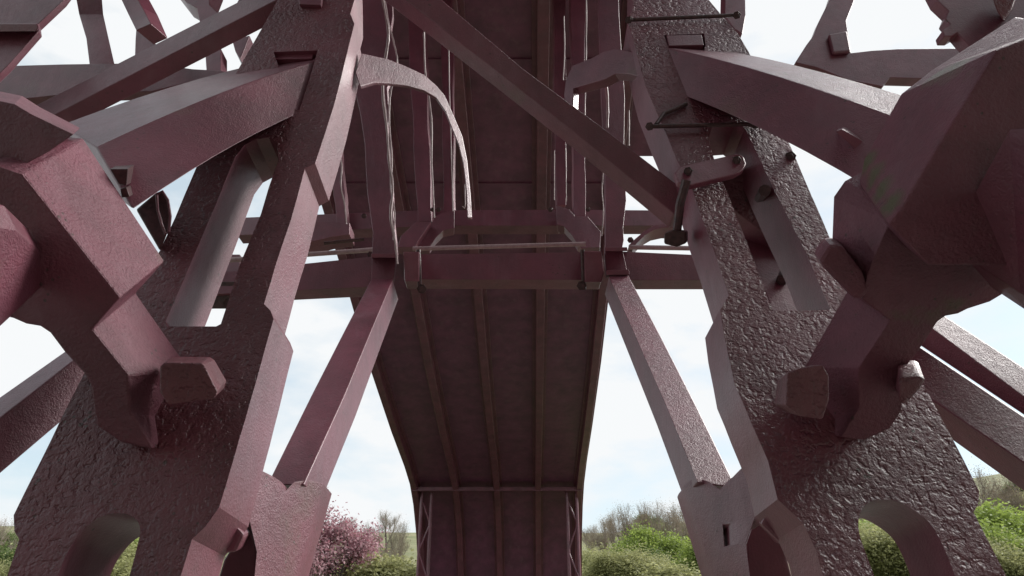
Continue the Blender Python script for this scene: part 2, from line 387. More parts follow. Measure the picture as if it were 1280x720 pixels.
# upper cross beam further on
Yu = 8.6
crossbeam((272, 262), (294, 282), 296, 540, Yu, .25)
crossbeam((263, 262), (282, 282), 540, 700, Yu + .05, .25)
crossbeam((262, 263), (282, 282), 700, 850, Yu, .25)
loft('packing', [(262, 352), (300, 352), (298, 372), (292, 386), (262, 386)], [(264, 352), (300, 352), (298, 372), (292, 384), (264, 384)], 6.7, 6.9, 'iron')
for x, y in ((527, 361), (727, 357), (285, 379)): bolt(x, y, 6.75, .05, .05)
for x in (523, 728): rod('tie_bolt', [W(x, 312, 6.72), W(x + 2, 362, 6.72)], .022)
for x, y, d in ((541, 262, 9.2), (688, 262, 9.2), (463, 318, 7.2), (455, 270, 8.6), (735, 262, 9.2), (788, 300, 7.3), (548, 262, 9.2)):
    bolt(x, y, d, .035, .05)
loft('junction_block', [(504, 315), (524, 315), (524, 352), (506, 352)], [(506, 315), (526, 315), (526, 352), (508, 352)], 6.68, 7.0, 'smooth')
loft('junction_block', [(730, 314), (752, 314), (755, 340), (752, 353), (731, 353)], [(728, 314), (750, 314), (753, 340), (750, 353), (729, 353)], 6.68, 7.0, 'smooth')

# ------------------------------------------------------------------ posts with moulded feet rising from the cross beams
def post(outline, Y, th, dx, mat='smooth'):
    return plate('post', outline, upright(Y), Vector((dx * .3, th * .5, 0)), mat, bev=.006)
def side(x0, x1, y0, y1, w0, w1, wob, seed):        # left edge then right edge, with the mouldings' swell
    r = random.Random(seed); n = 14; Lf = []; Rt = []
    for i in range(n + 1):
        f = i / n; x = x0 + (x1 - x0) * f; y = y0 + (y1 - y0) * f; w = w0 + (w1 - w0) * f
        s = .5 * wob * math.sin(f * 17 + seed) + r.uniform(-.4, .4)
        Lf.append((x - w / 2 - s, y)); Rt.append((x + w / 2 + s, y))
    return Rt + Lf[::-1]
post([(487, -60), (491, 20), (488, 40), (497, 76), (484, 110), (486, 140), (484, 170), (487, 200), (491, 240), (492, 270), (495, 300), (496, 318), (491, 350), (464, 350), (465, 318), (466, 290), (459, 240), (457, 205), (456, 180), (450, 140), (444, 115), (446, 80), (452, 40), (448, 0), (446, -60)], Yc - .12, .12, .02)
post(side(517, 531, -40, 277, 22, 18, 1.2, 1), Yu - .15, .26, .07)
post(side(558, 561, -40, 264, 15, 13, 1.0, 2), Yu + .1, .26, .06)
post(side(415, 428, 150, 282, 14, 13, 1.0, 3), Yu - .2, .26, .06)
post([(781, 120), (780, 200), (783, 250), (779, 285), (780, 300), (778, 310), (785, 343), (759, 345), (756, 320), (757, 300), (757, 260), (756, 200), (752, 120), (748, 0), (750, -60), (772, -60), (774, 20)], Yc - .12, .12, -.02)
post(side(722, 725, -40, 270, 17, 14, 1.2, 5), Yu - .15, .26, -.07)
post(side(699, 702, -40, 256, 15, 12, 1.0, 6), Yu + .1, .26, -.06)
loft('moulding', [(464, 317), (497, 317), (497, 322), (464, 322)], [(464, 317), (498, 317), (498, 322), (464, 322)], 6.6, 7.0, 'smooth', bev=.004)
loft('moulding', [(756, 309), (784, 309), (785, 314), (756, 314)], [(756, 309), (784, 309), (785, 314), (756, 314)], 6.6, 7.0, 'smooth', bev=.004)
loft('moulding', [(757, 338), (786, 337), (787, 343), (758, 344)], [(757, 338), (786, 337), (787, 343), (758, 344)], 6.58, 6.9, 'smooth', bev=.004)

# light arched brackets springing from the pillars
plate('arched_bracket', [(452, 66), (470, 70), (484, 73), (502, 80), (530, 93), (545, 106), (556, 119), (567, 144), (578, 170), (584, 200), (588, 240), (590, 272), (584, 272), (583, 240), (579, 205), (573, 180), (563, 156), (556, 138), (545, 122), (530, 113), (510, 107), (486, 104), (468, 103), (450, 108), (444, 90)], plane3(W(446, 70, 5.15), W(446, 110, 5.0), W(585, 200, 5.55)), Vector((0, .035, 0)), 'smooth', label='pale curved bracket springing from the left pillar')
plate('arched_bracket', [(795, 40), (790, 64), (769, 60), (755, 64), (740, 72), (715, 82), (707, 100), (705, 118), (707, 140), (716, 140), (717, 110), (735, 105), (756, 99), (768, 92), (785, 92), (800, 96), (808, 80)], plane3(W(800, 60, 4.95), W(800, 100, 4.8), W(707, 110, 5.6)), Vector((.05, .08, 0)), 'mid', label='pitted curved bracket springing from the right pillar')
# side flange on the inner edge of each pillar (upper length)
# curved knees where the posts land
KN = upright(Yu - .25)
plate('knee_bracket', [(568, 263), (568, 285), (554, 288), (545, 297), (537, 309), (519, 309), (522, 302), (540, 277), (545, 270), (553, 266)], KN, Vector((-.02, .2, 0)), 'smooth')
plate('knee_bracket', [(520, 277), (539, 277), (522, 302), (519, 309), (497, 309), (501, 295)], upright(Yu - .4), Vector((-.02, .2, 0)), 'smooth')
plate('knee_bracket', [(695, 256), (696, 281), (705, 283), (715, 294), (722, 306), (727, 310), (750, 309), (751, 289), (734, 270), (719, 270), (712, 262)], KN, Vector((.02, .2, 0)), 'mid')
plate('arched_bracket', [(786, 306), (792, 300), (806, 288), (818, 281), (834, 278), (852, 280), (852, 284), (832, 284), (818, 287), (806, 294), (797, 303), (792, 308)], upright(Yc + .3), Vector((0, .25, 0)), 'smooth')
plate('arched_bracket', [(376, 283), (395, 276), (425, 278), (437, 278), (437, 293), (415, 296), (395, 301), (376, 304)], upright(7.4), Vector((0, .3, 0)), 'smooth')
rod('tie_rod', [W(405, 304, 7.5), W(455, 299, 7.6)], .02)
plate('arched_bracket', [(300, 330), (300, 318), (282, 318), (276, 322), (272, 336), (268, 350), (296, 350)], upright(7.2), Vector((0, .3, 0)), 'smooth')

# ------------------------------------------------------------------ long diagonals
strip('diagonal_brace', [(503, -40), (553, 0), (652, 84), (756, 161), (846, 230), (880, 256)], [(452, -42), (507, 0), (618, 86), (716, 163), (800, 232), (842, 267)], 4.5, 4.2, .15, 'mid', label='long diagonal brace crossing in front of the deck, pale lower face')
beam2('diagonal_brace', [(20, 144, 5.3), (20, 168, 5.2), (20, 194, 5.25)], [(345, -22, 5.75), (345, 0, 5.6), (345, 27, 5.65)], 0, .15, .1, 'smooth', label='long diagonal brace at the upper left running into the pillar')

# ------------------------------------------------------------------ castings beyond the left pillar (upper left)
plate('side_plate', [(-60, -40), (110, -40), (80, 0), (48, 30), (49, 38), (10, 82), (-60, 150)], upright(3.9), Vector((-.02, .07, .0)), 'mid')
loft('moulding', [(-40, 29), (46, 29), (49, 34), (46, 39), (-40, 40)], [(-40, 29), (47, 29), (50, 34), (47, 39), (-40, 40)], 5.2, 5.6, 'smooth', bev=.01)
plate('side_arm', [(-60, 84), (10, 82), (80, 80), (152, 79), (200, 80), (240, 86), (276, 88), (310, 96), (310, 104), (252, 99), (192, 114), (120, 116), (71, 119), (4, 126), (-60, 140)], upright(5.0), Vector((0, .12, -.0)), 'mid')
beam('post', [((90, -30), (114, -30), (125, -30), 6.6), ((99, 18), (116, 18), (129, 18), 6.5), ((108, 48), (124, 48), (135, 45), 6.3), ((112, 80), (129, 80), (143, 80), 6.1)], 'mid')
beam('fork_arm', [((132, -40), (148, -40), (166, -40), 6.4), ((160, 18), (180, 28), (198, 20), 6.3), ((170, 38), (192, 56), (210, 48), 6.2)], 'smooth')
plate('fork_foot', [(170, 36), (194, 54), (196, 70), (168, 80), (169, 50)], upright(5.7), Vector((0, .2, 0)), 'smooth')
plate('side_arm', [(215, -20), (270, -20), (262, 0), (262, 6), (277, 20), (290, 14), (300, -4), (320, 6), (300, 24), (270, 30), (250, 30), (246, 10), (232, 2)], upright(6.0), Vector((0, .25, 0)), 'smooth')
plate('post', [(256, 60), (276, 60), (276, 90), (258, 90)], upright(5.9), Vector((0, .2, 0)), 'smooth')
plate('post', [(290, 50), (312, 44), (306, 60), (300, 74), (294, 64)], upright(6.0), Vector((0, .2, 0)), 'smooth')
# ------------------------------------------------------------------ castings beyond the right pillar (upper right)
plate('side_arm', [(1064, 66), (1090, 63), (1122, 61), (1212, 60), (1260, 66), (1260, 100), (1153, 98), (1112, 97), (1104, 108), (1060, 100), (1020, 84), (994, 78), (1008, 56), (1017, 44), (1024, 26), (1037, 0), (1050, -40), (1085, -40), (1068, 0), (1058, 26), (1060, 40)], upright(5.2), Vector((0, .12, -.0)), 'smooth')
plate('moulding', [(1036, 42), (1059, 38), (1064, 64), (1042, 66)], upright(5.15), Vector((0, .05, 0)), 'smooth', bev=.02)
plate('post', [(907, -40), (931, -40), (932, 20), (928, 42), (918, 36), (906, 20)], upright(5.4), Vector((0, .2, 0)), 'smooth')
plate('side_plate', [(1150, -40), (1171, 0), (1186, 14), (1182, 24), (1188, 31), (1178, 38), (1180, 45), (1190, 45), (1197, 41), (1216, 63), (1300, 140), (1340, 140), (1340, -40)], upright(3.4), Vector((0, .09, 0)), 'smooth')
loft('side_plate', [(1238, -10), (1272, -10), (1264, 12), (1254, 26), (1246, 14)], [(1240, -10), (1274, -10), (1266, 12), (1256, 26), (1248, 14)], 4.45, 4.7, 'rough')

# ------------------------------------------------------------------ heavy near brackets
A = [(28, 218), (150, 372), (115, 412), (160, 468), (163, 515), (192, 562), (150, 552), (120, 532), (113, 482), (105, 467), (80, 440), (62, 416), (50, 408), (32, 405), (16, 398), (0, 394), (-90, 388), (-90, 190), (-10, 205)]
B = [(104, 172), (206, 326), (170, 366), (236, 460), (226, 492), (222, 528), (206, 562), (160, 510), (150, 460), (140, 440), (120, 410), (100, 390), (90, 382), (70, 380), (52, 372), (40, 366), (-60, 340), (-60, 160), (30, 172)]
BL = loft('bracket', [(x, y, 2.62 + (y - 218) * .0008) for x, y in A], [(x, y, 3.12 + (y - 172) * .0004) for x, y in B], 0, 0, 'near', bev=.012, label='heavy stepped bracket on the left, close to the viewer')
loft('collar', [(-90, 110), (-20, 122), (18, 130), (40, 143), (92, 168), (60, 190), (20, 212), (-90, 216)], [(-80, 100), (-10, 112), (28, 120), (50, 134), (100, 160), (70, 182), (34, 202), (-80, 206)], 2.72, 3.1, 'near', BL, bev=.07)
beam('beam_stub', [((-160, 205), (-160, 470), (-120, 520), 2.0), ((4, 255), (-6, 371), (10, 400), 2.55), ((34, 285), (44, 325), (60, 352), 2.72)], 'mid', BL)
A = [(196, 0)]
Fp = [(1200, 160), (1124, 264), (1112, 276), (1094, 318), (1084, 345), (1078, 374), (1113, 400), (1073, 460), (1074, 510), (1052, 546), (1080, 550), (1112, 536), (1127, 514), (1129, 463), (1152, 433), (1172, 402), (1182, 395), (1198, 392), (1210, 386), (1238, 377), (1263, 362), (1290, 372), (1380, 420), (1380, 100), (1300, 100)]
Bp = [(1140, 150), (1078, 214), (1056, 226), (1042, 246), (1040, 300), (1056, 364), (1060, 362), (1006, 458), (1010, 500), (1012, 540), (1040, 530), (1070, 510), (1086, 490), (1090, 440), (1110, 405), (1130, 375), (1140, 368), (1156, 362), (1170, 356), (1196, 346), (1222, 330), (1250, 340), (1340, 380), (1340, 80), (1260, 90)]
BRt = loft('bracket', [(x, y, 2.62 + (y - 143) * .0008) for x, y in Fp], [(x, y, 3.02 + (y - 118) * .0004) for x, y in Bp], 0, 0, 'near', bev=.012, label='heavy dark bracket on the right, close to the viewer, mossy on top')
loft('shoulder_block', [(1196, 144), (1122, 266), (1110, 279), (1160, 332), (1330, 332), (1330, 30), (1246, 62)], [(1126, 117), (1080, 198), (1074, 228), (1110, 290), (1270, 290), (1270, 20), (1164, 88)], 2.5, 3.0, 'mossy', BRt, bev=.012)
loft('collar', [(1036, 304), (1052, 306), (1078, 340), (1086, 366), (1072, 376), (1060, 366), (1040, 346), (1022, 326)], [(1030, 296), (1046, 298), (1070, 330), (1078, 356), (1064, 366), (1052, 356), (1032, 336), (1016, 316)], 2.72, 3.15, 'near', BRt, bev=.02)
beam('beam_stub', [((1196, 280), (1204, 320), (1240, 360), 2.68), ((1262, 160), (1275, 366), (1300, 400), 2.5), ((1400, 150), (1400, 440), (1420, 470), 2.1)], 'mid', BRt)
# lugs
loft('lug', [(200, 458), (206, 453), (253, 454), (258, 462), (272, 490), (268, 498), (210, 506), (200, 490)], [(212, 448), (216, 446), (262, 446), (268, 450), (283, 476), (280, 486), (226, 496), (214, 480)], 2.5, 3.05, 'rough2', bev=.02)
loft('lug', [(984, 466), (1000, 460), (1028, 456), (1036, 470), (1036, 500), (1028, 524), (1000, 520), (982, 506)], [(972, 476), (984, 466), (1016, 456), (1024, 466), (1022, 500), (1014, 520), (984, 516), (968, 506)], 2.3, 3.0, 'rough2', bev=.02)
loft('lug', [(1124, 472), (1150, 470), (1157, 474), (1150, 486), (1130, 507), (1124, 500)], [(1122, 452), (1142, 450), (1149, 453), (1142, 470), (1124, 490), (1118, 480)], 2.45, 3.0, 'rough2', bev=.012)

# ------------------------------------------------------------------ outer raking beams, low at each side
beam2('raking_beam', [(-120, 580, 2.95), (-120, 616, 2.8), (-120, 695, 2.75)], [(118, 413, 3.75), (118, 430, 3.6), (118, 492, 3.55)], 0, .1, .1, label='raking beam leaving the frame low on the left')
beam2('raking_beam', [(1400, 538, 3.15), (1400, 586, 3.0), (1400, 600, 3.02)], [(1120, 355, 4.0), (1120, 377, 3.85), (1120, 412, 3.9)], 0, .1, .1, label='upper of the two raking beams on the right, pale weathered top')
beam2('raking_beam', [(1400, 601, 3.1), (1400, 661, 2.9), (1400, 700, 3.05)], [(1120, 413, 3.95), (1120, 469, 3.75), (1120, 500, 3.9)], 0, .1, .1, 'smooth', label='lower of the two raking beams on the right')

# ------------------------------------------------------------------ ironwork seen through the right pillar's slot
plate('slot_brace', [(888, 206), (940, 212), (992, 304), (1012, 332), (985, 314), (922, 266), (898, 242)], (W(940, 260, 4.42), Vector((0, .9, .43)).normalized()), E0 * .18, 'rough')
plate('slot_brace', [(880, 236), (922, 260), (986, 308), (1040, 330), (1062, 402), (963, 402), (962, 378), (935, 320)], (W(960, 320, 4.45), Vector((0, .95, -.3)).normalized()), E0 * .18, 'smooth')
sb = BR
rod('stud', [W(946, 256, 4.5), W(956, 238, 3.95)], .035, 'iron', seg=8)
bolt(938, 262, 4.5, .034, .04); bolt(977, 350, 4.3, .036, .05)
rod('tie_rod', [W(985, 300, 4.25), W(990, 318, 4.25), W(976, 352, 4.3)], .03)
st = onleg([(843, 216), (848, 210), (858, 206), (912, 194), (922, 192), (930, 196), (933, 204), (929, 212), (918, 218), (866, 231), (856, 232), (847, 227)], -.09, E0 * .045, 'strap', 'smooth', PR, bev=.008)
bolt(860, 214, dleg(860, 214) - .1, .026, .07, PR); bolt(921, 200, dleg(921, 200) - .1, .026, .07, PR)
d = dleg(850, 250)
rod('hook_rod', [W(858, 225, d - .05), W(850, 255, d - .02), W(846, 292, d + .05)], .026, parent=PR)
loft('washer_plate', [(830, 292), (842, 288), (858, 290), (858, 304), (846, 309), (830, 305)], [(832, 290), (844, 286), (860, 288), (860, 302), (848, 306), (832, 303)], d, d + .12, 'iron', PR)
for (xa, ya, xb, yb) in ((786, 25, 921, 19), (812, 158, 944, 155)):
    d1 = dleg(xa, ya) - .06; d2 = dleg(xb, yb) - .06
    rod('clamp_rod', [W(xa, ya, d1), W(xb, yb, d2)], .014, parent=PR)
    bolt(xa, ya, d1, .028, .03, PR); bolt(xb, yb, d2, .03, .03, PR)
rod('clamp_rod', [W(820, 156, dleg(820, 156) - .05), W(830, 142, dleg(830, 142) - .04), W(858, 130, dleg(858, 130) - .03)], .014, parent=PR)
bolt(988, 196, dleg(988, 196) + .03, .035, .04, PR)
# loop of iron behind the left bracket
vs = []; fs = []
loft('eye_plate', [(170, 262), (196, 240), (206, 240), (213, 262), (212, 284), (206, 300), (200, 314)], [(172, 262), (196, 243), (204, 243), (209, 262), (208, 284), (204, 298), (200, 310)], 3.6, 3.8, 'iron')
rod('eye_rim', [W(x, y, 3.57) for x, y in ((196, 243), (203, 239), (210, 250), (213, 270), (211, 290), (207, 293), (202, 280), (197, 262), (196, 243))], .007, 'smooth')

# ------------------------------------------------------------------ deck: curved soffit with ribs, running to the far bank
prof = [(-6, 10.9), (2, 10.9), (9, 10.5), (12.7, 9.5), (16.5, 8.45), (20.1, 7.3), (24, 6.35), (27, 5.75), (29, 5.2), (30.3, 4.5), (31.6, 3.4), (32.7, 1.9), (33.4, .2), (34, -2.6)]
prof = [(y, z + 1.6) for y, z in prof]
def dx(Y): return .0246 * Y
def sheet(xa, xb, off0, off1, prof=prof):
    vs = []; fs = []
    for i, (y, z) in enumerate(prof):
        a = prof[max(i - 1, 0)]; c = prof[min(i + 1, len(prof) - 1)]
        l = math.hypot(c[0] - a[0], c[1] - a[1]); ny, nz = -(c[1] - a[1]) / l, (c[0] - a[0]) / l
        for xx, o in ((xa, off0), (xb, off0), (xb, off1), (xa, off1)):
            vs.append(Vector((xx + dx(y), y + ny * o, z + nz * o)))
    n = len(prof)
    fs.append((0, 1, 2, 3)); fs.append(tuple(4 * (n - 1) + i for i in (3, 2, 1, 0)))
    for k in range(n - 1):
        for i in range(4):
            j = (i + 1) % 4
            fs.append((4 * k + i, 4 * k + 4 + i, 4 * k + 4 + j, 4 * k + j))
    return vs, fs
def sub(prof, n):
    out = []
    for a, b in zip(prof[:-1], prof[1:]):
        for k in range(n): out.append((a[0] + (b[0] - a[0]) * k / n, a[1] + (b[1] - a[1]) * k / n))
    return out + [prof[-1]]
DK = part('deck', *sheet(-4.85, 2.2, 0, .35), 'deckp', bev=0)
part('deck_edge', *sheet(2.203, 2.95, .06, .3, [p for p in prof if p[0] < 13]), 'deckp', DK, 0)
for k in range(5):
    x = -4.74 + 1.7 * k
    part('deck_rib', *sheet(x - .12, x + .12, -.36, .003), 'smooth', DK, .02)
    part('deck_rib', *sheet(x - .22, x + .22, -.07, .002), 'smooth', DK, .01)
# cross battens (plate joints)
k = 0
y = 1.0
def zat(Y):
    for a, b in zip(prof[:-1], prof[1:]):
        if a[0] <= Y <= b[0]: return a[1] + (b[1] - a[1]) * (Y - a[0]) / (b[0] - a[0])
while y < 15:
    z = zat(y)
    part('deck_joint', *box_geo(Vector((-1.325 + dx(y), y, z - .02)), 3.5, .02, .022), 'deckp', DK, .005)
    y += 3.1
z = zat(29.2)
part('far_cross_beam', *box_geo(Vector((-1.325 + dx(29), 29.0, z - .2)), 3.5, .10, .075), 'smooth')
for k in range(26):       # rivet heads along both edges
    y = 8 + k * .82; z = zat(y)
    for x in (-4.86, 2.21):
        part('rivet', *tube_geo([Vector((x + dx(y), y, z + .1)), Vector((x + dx(y) + (.06 if x > 0 else -.06), y, z + .1))], .06, 6), 'iron', DK, 0)
# lattice posts of the far ribs
for x in (-4.5, -4.1, 1.55, 1.95):
    rod('far_post', [Vector((x + dx(30), 29.6, 0)), Vector((x + dx(30), 29.4, 6.6))], .07, 'smooth')
for x0, x1 in ((-4.5, -4.1), (1.55, 1.95)):
    for i in range(5):
        z0 = 1 + i * 1.05
        rod('lattice_bar', [Vector((x0 + .73, 29.45, z0)), Vector((x1 + .73, 29.45, z0 + 1.0))] if i % 2 else [Vector((x1 + .73, 29.45, z0)), Vector((x0 + .73, 29.45, z0 + 1.0))], .04, 'smooth')

# ------------------------------------------------------------------ thin pale wires beside the posts, and a strand for one lit post edge
def wire(pts, d, r, lab):
    r *= .6
    rnd = random.Random(int(pts[0][0]))
    for _ in range(2):
        q = [pts[0]]
        for a, b in zip(pts[:-1], pts[1:]): q += [(a[0] * .75 + b[0] * .25, a[1] * .75 + b[1] * .25), (a[0] * .25 + b[0] * .75, a[1] * .25 + b[1] * .75)]
        pts = q + [pts[-1]]
    P = []
    for a, b in zip(pts[:-1], pts[1:]):
        n = max(1, int(abs(b[1] - a[1]) / 9))
        for k in range(n):
            f = k / n
            P.append((a[0] + (b[0] - a[0]) * f + rnd.uniform(-.15, .15), a[1] + (b[1] - a[1]) * f))
    P.append(pts[-1])
    w = [W(x, y, d) for x, y in P]; base = w[-1]
    vs, fs = tube_geo([p - base for p in w], [r * rnd.uniform(.7, 1.3) for _ in w], 6)
    o = link('wire', mesh(vs, fs), 'wire', None, base)
    o['label'] = lab; o['category'] = 'wire'; o['group'] = 'thin wires hanging under the bridge'
wire([(474, -40), (480, 10), (487, 40), (482, 70), (477, 110), (484, 160), (486, 200), (492, 235), (487, 270), (494, 300), (497, 330)], 6.35, .022, 'pale strand standing for the lit inner edge of the broad left post')  # lit side edge of the post, put in as a pale strand
wire([(478, -20), (486, 30), (494, 60), (498, 78), (484, 130), (491, 200), (487, 235), (494, 262), (492, 300)], 6.4, .014, 'second wire twisted round the pale edge strand by the broad left post')
wire([(530, 40), (531, 90), (536, 120), (540, 150), (539, 190), (541, 230), (543, 272)], 6.6, .014, 'knotted wire hanging through the left curved bracket')
wire([(561, 62), (562, 130), (564, 180), (566, 264)], 6.8, .009, 'thin straight wire right of the knotted wire')
wire([(581, 230), (582, 262), (578, 258)], 8.0, .010, 'short wire end hooked beside the upper cross beam')
wire([(424, 186), (428, 210), (425, 230), (431, 255), (433, 280)], 6.4, .012, 'wire against the left pillar under the deck edge')
wire([(705, 20), (706, 60), (704, 100)], 6.2, .008, 'short wire above the right curved bracket')
wire([(733, -20), (733, 70), (731, 130), (731, 145)], 5.9, .008, 'wire crossing the right curved bracket, ending at the diagonal')
wire([(758, 70), (757, 100), (760, 130), (759, 160)], 5.5, .018, 'ragged thick wire below the right curved bracket')
wire([(786, 138), (786, 182)], 5.3, .011, 'short wire beside the foot of the right pillar flange')
wire([(754, 215), (752, 240), (755, 262), (752, 295)], 6.4, .010, 'wire beside the broad right post')
wire([(707, 185), (708, 252)], 7.8, .008, 'left one of two wires below the diagonal')
wire([(693, 188), (693, 250)], 8.2, .008, 'wire nearest the dark middle of the deck, below the diagonal')

# ------------------------------------------------------------------ setting
def structure(o): o['kind'] = 'structure'; return o
# ground around the camera and near bank
vs = []; fs = []
def terrain(name, x0, x1, y0, y1, nx, ny, h, mat):
    vs = []; fs = []
    for j in range(ny + 1):
        for i in range(nx + 1):
            x = x0 + (x1 - x0) * i / nx; y = y0 + (y1 - y0) * j / ny
            vs.append(Vector((x, y, h(x, y))))
    for j in range(ny):
        for i in range(nx):
            a = j * (nx + 1) + i; fs.append((a, a + 1, a + nx + 2, a + nx + 1))
    return structure(link(name, mesh(vs, fs, True), mat))
def hgt(x, y):
    base = -.02 + .05 * noise.noise(Vector((x * .4, y * .4, 0)))
    if y < 8: z = base
    elif y < 12: z = base - (y - 8) * .55
    elif y < 27: z = -2.6
    elif y < 34: z = -2.6 + (y - 27) * .5
    else:
        t = y - 34
        z = .9 + t * .045 + 16 * max(0, min(1, (y - 60) / 150)) + (24 if x > 0 else 3) * max(0, min(1, (abs(x) - 35) / 160)) * min(1, t / 60)
        z += 1.6 * noise.noise(Vector((x * .02, y * .02, 3))) * min(1, t / 20)
    return z
terrain('ground', -400, 400, -60, 34, 120, 94, hgt, 'grass')
terrain('hills', -700, 700, 34, 900, 140, 90, hgt, 'hill')
structure(link('path', mesh([Vector((-40, -2.4, .09)), Vector((40, -2.4, .09)), Vector((40, 7, .09)), Vector((-40, 7, .09))], [(0, 1, 2, 3)]), 'gravel'))  # unseen towpath, added to bounce light up under the ironwork
w = structure(link('river', mesh([Vector((-400, 9.5, -1.1)), Vector((400, 9.5, -1.1)), Vector((400, 30, -1.1)), Vector((-400, 30, -1.1))], [(0, 1, 2, 3)]), 'water'))
# masonry
def stonework(name, boxes, label, cat='wall'):
    vs = []; fs = []
    for c, a, b_, c_ in boxes:
        v, f = box_geo(Vector(c), a, b_, c_); k = len(vs); vs += v; fs += [tuple(i + k for i in q) for q in f]
    me = mesh(vs, fs); fixn(me); o = link(name, me, 'stone'); bevel(o, .02); o['label'] = label; o['category'] = cat
    return o
stonework('stone_abutment', [((-.55, 37.2, 1.2), 3.1, 2.4, 3.9), ((-.55, 37.2, 5.2), 3.16, 2.46, .14)], 'stone abutment at the far end of the deck, across the river', 'abutment')
stonework('stone_abutment', [((4.5, -4.4, 6.2), 11.5, 1.6, 6.4)], 'unseen stone abutment behind the viewer, enlarged to shade the pillar fronts', 'abutment')  # out of view; size shaped to keep light off the pillar fronts
stonework('stone_plinth', [((-2.6, 2.9, .02), 1.3, 1.0, .3)], 'stone plinth under the left pillar', 'plinth')
stonework('stone_plinth', [((2.7, 2.9, .02), 1.3, 1.0, .3)], 'stone plinth under the right pillar', 'plinth')

# ------------------------------------------------------------------ trees
def branch_geo(seed, H, spread, levels, r0, trunkf=.35, up=.5, nb=4):
    rnd = random.Random(seed); vs = []; fs = []; tips = []; tv = []; tf = []
    def grow(p, d, l, r, lev):
        n = 4; pts = [p]; rad = [r]
        q = p.copy(); dd = d.copy()
        for i in range(n):
            dd = (dd + Vector((rnd.uniform(-1, 1), rnd.uniform(-1, 1), rnd.uniform(-.4, .8))) * .13).normalized()
            q = q + dd * (l / n); pts.append(q.copy()); rad.append(r * (1 - .5 * (i + 1) / n))
        if lev >= 2: tube_geo(pts, rad, 3, False, tv, tf)
        else: tube_geo(pts, rad, 6, False, vs, fs)
        if lev >= levels:
            tips.extend(pts[1:]); return
        k = nb + (lev > 0)
        for i in range(k):
            f = .35 + .65 * (i + rnd.random()) / k if lev else .45 + .55 * (i + rnd.random()) / k
            idx = min(n - 1, int(f * n)); b0 = pts[idx].lerp(pts[idx + 1], f * n - idx)
            a = rnd.uniform(0, 6.283); s = spread * rnd.uniform(.6, 1.2)
            side_ = Vector((math.cos(a), math.sin(a), rnd.uniform(-.1, up)))
            nd = (dd * (1 - s * .5) + side_ * s).normalized()
            grow(b0, nd, l * rnd.uniform(.48, .72), rad[idx] * .62, lev + 1)
        grow(q, dd, l * .6, rad[-1], lev + 1)
    grow(Vector((0, 0, -.3)), Vector((0, 0, 1)), H * trunkf, r0, 0)
    return vs, fs, tv, tf, tips
def leaves_geo(tips, seed, per, size, rad, vs, fs):
    rnd = random.Random(seed)
    for p in tips:
        for _ in range(per):
            c = p + Vector((rnd.gauss(0, rad), rnd.gauss(0, rad), rnd.gauss(0, rad)))
            a = Vector((rnd.uniform(-1, 1), rnd.uniform(-1, 1), rnd.uniform(-1, 1))).normalized()
            b = a.cross(Vector((rnd.uniform(-1, 1), rnd.uniform(-1, 1), rnd.uniform(-1, 1)))).normalized()
            s = size * rnd.uniform(.6, 1.3); k = len(vs)
            vs += [c - a * s, c + b * s * .5, c + a * s, c - b * s * .5]; fs.append((k, k + 1, k + 2, k + 3))
def make_tree(name, seed, H, leaf, per, size, rad, spread=.8, levels=4, trunkf=.35, twig='twig', nb=4, r0=None, up=.5):
    r0 = r0 or H * .018
    vs, fs, tv, tf, tips = branch_geo(seed, H, spread, levels, r0, trunkf, up, nb)
    tr = mesh(vs, fs, True); lv, lf = list(tv), list(tf)
    nt_ = len(lf)
    cr = bpy.data.meshes.new('m'); leaves_geo(tips, seed + 1, per, size, rad, lv, lf)
    top = max(v.z for v in lv); k = H / top
    for l in (lv,):
        for v in l: v *= k
    cr.from_pydata([tuple(v) for v in lv], [], lf); cr.update()
    tr.transform(__import__('mathutils').Matrix.Scale(k, 4))
    cr.materials.append(M[twig]); cr.materials.append(M[leaf])
    cr.polygons.foreach_set('material_index', [0] * nt_ + [1] * (len(lf) - nt_))
    tr.materials.append(M['bark'])
    return (name, tr, cr)
SP = {
 'purple': make_tree('cherry_plum_tree', 3, 6, 'leaf_purple', 3, .045, .15, .9, 4, .3, 'bark'),
 'bare': make_tree('bare_tree', 11, 11, 'leaf_brown', 1, .03, .2, .5, 5, .30, 'twig', 3, up=1.7),
 'bare2': make_tree('bare_tree', 12, 11, 'leaf_brown', 1, .03, .2, .45, 5, .30, 'twig', 3, up=1.9),
 'green': make_tree('leafy_tree', 21, 8, 'leaf_green', 16, .075, .30, .9, 4, .28),
 'green2': make_tree('leafy_tree', 22, 8, 'leaf_green', 16, .075, .34, .95, 4, .26),
 'olive': make_tree('budding_bush', 31, 5, 'leaf_olive', 13, .055, .24, 1.0, 4, .22),
 'olive2': make_tree('budding_tree', 32, 8, 'leaf_olive', 11, .06, .30, .8, 4, .28),
 'dark': make_tree('leafy_tree', 41, 8, 'leaf_dark', 14, .07, .28, .8, 4, .26),
}
def put(kind, px, pytop, Y, label, cat='tree', group=None, wide=1.0, rz=None):
    """stands a tree on the hillside Y metres away, tall enough to reach the height the photo shows"""
    name, tr, cr = SP[kind]
    P = onplane(px, pytop, upright(Y)); g = hgt(P.x, P.y)
    h = P.z - g
    base = {'purple': 6, 'bare': 11, 'bare2': 11, 'olive': 5}.get(kind, 8)
    s = h / base
    t = thing(name, label, cat, (P.x, P.y, g), group)
    t.scale = (s * wide, s * wide, s); t.rotation_euler = (0, 0, rz if rz is not None else (px * 1.7) % 6.28)
    for nm, me in (('trunk', tr), ('crown', cr)):
        o = bpy.data.objects.new(nm, me); COL.objects.link(o); o.parent = t
G = 'trees on the far bank'
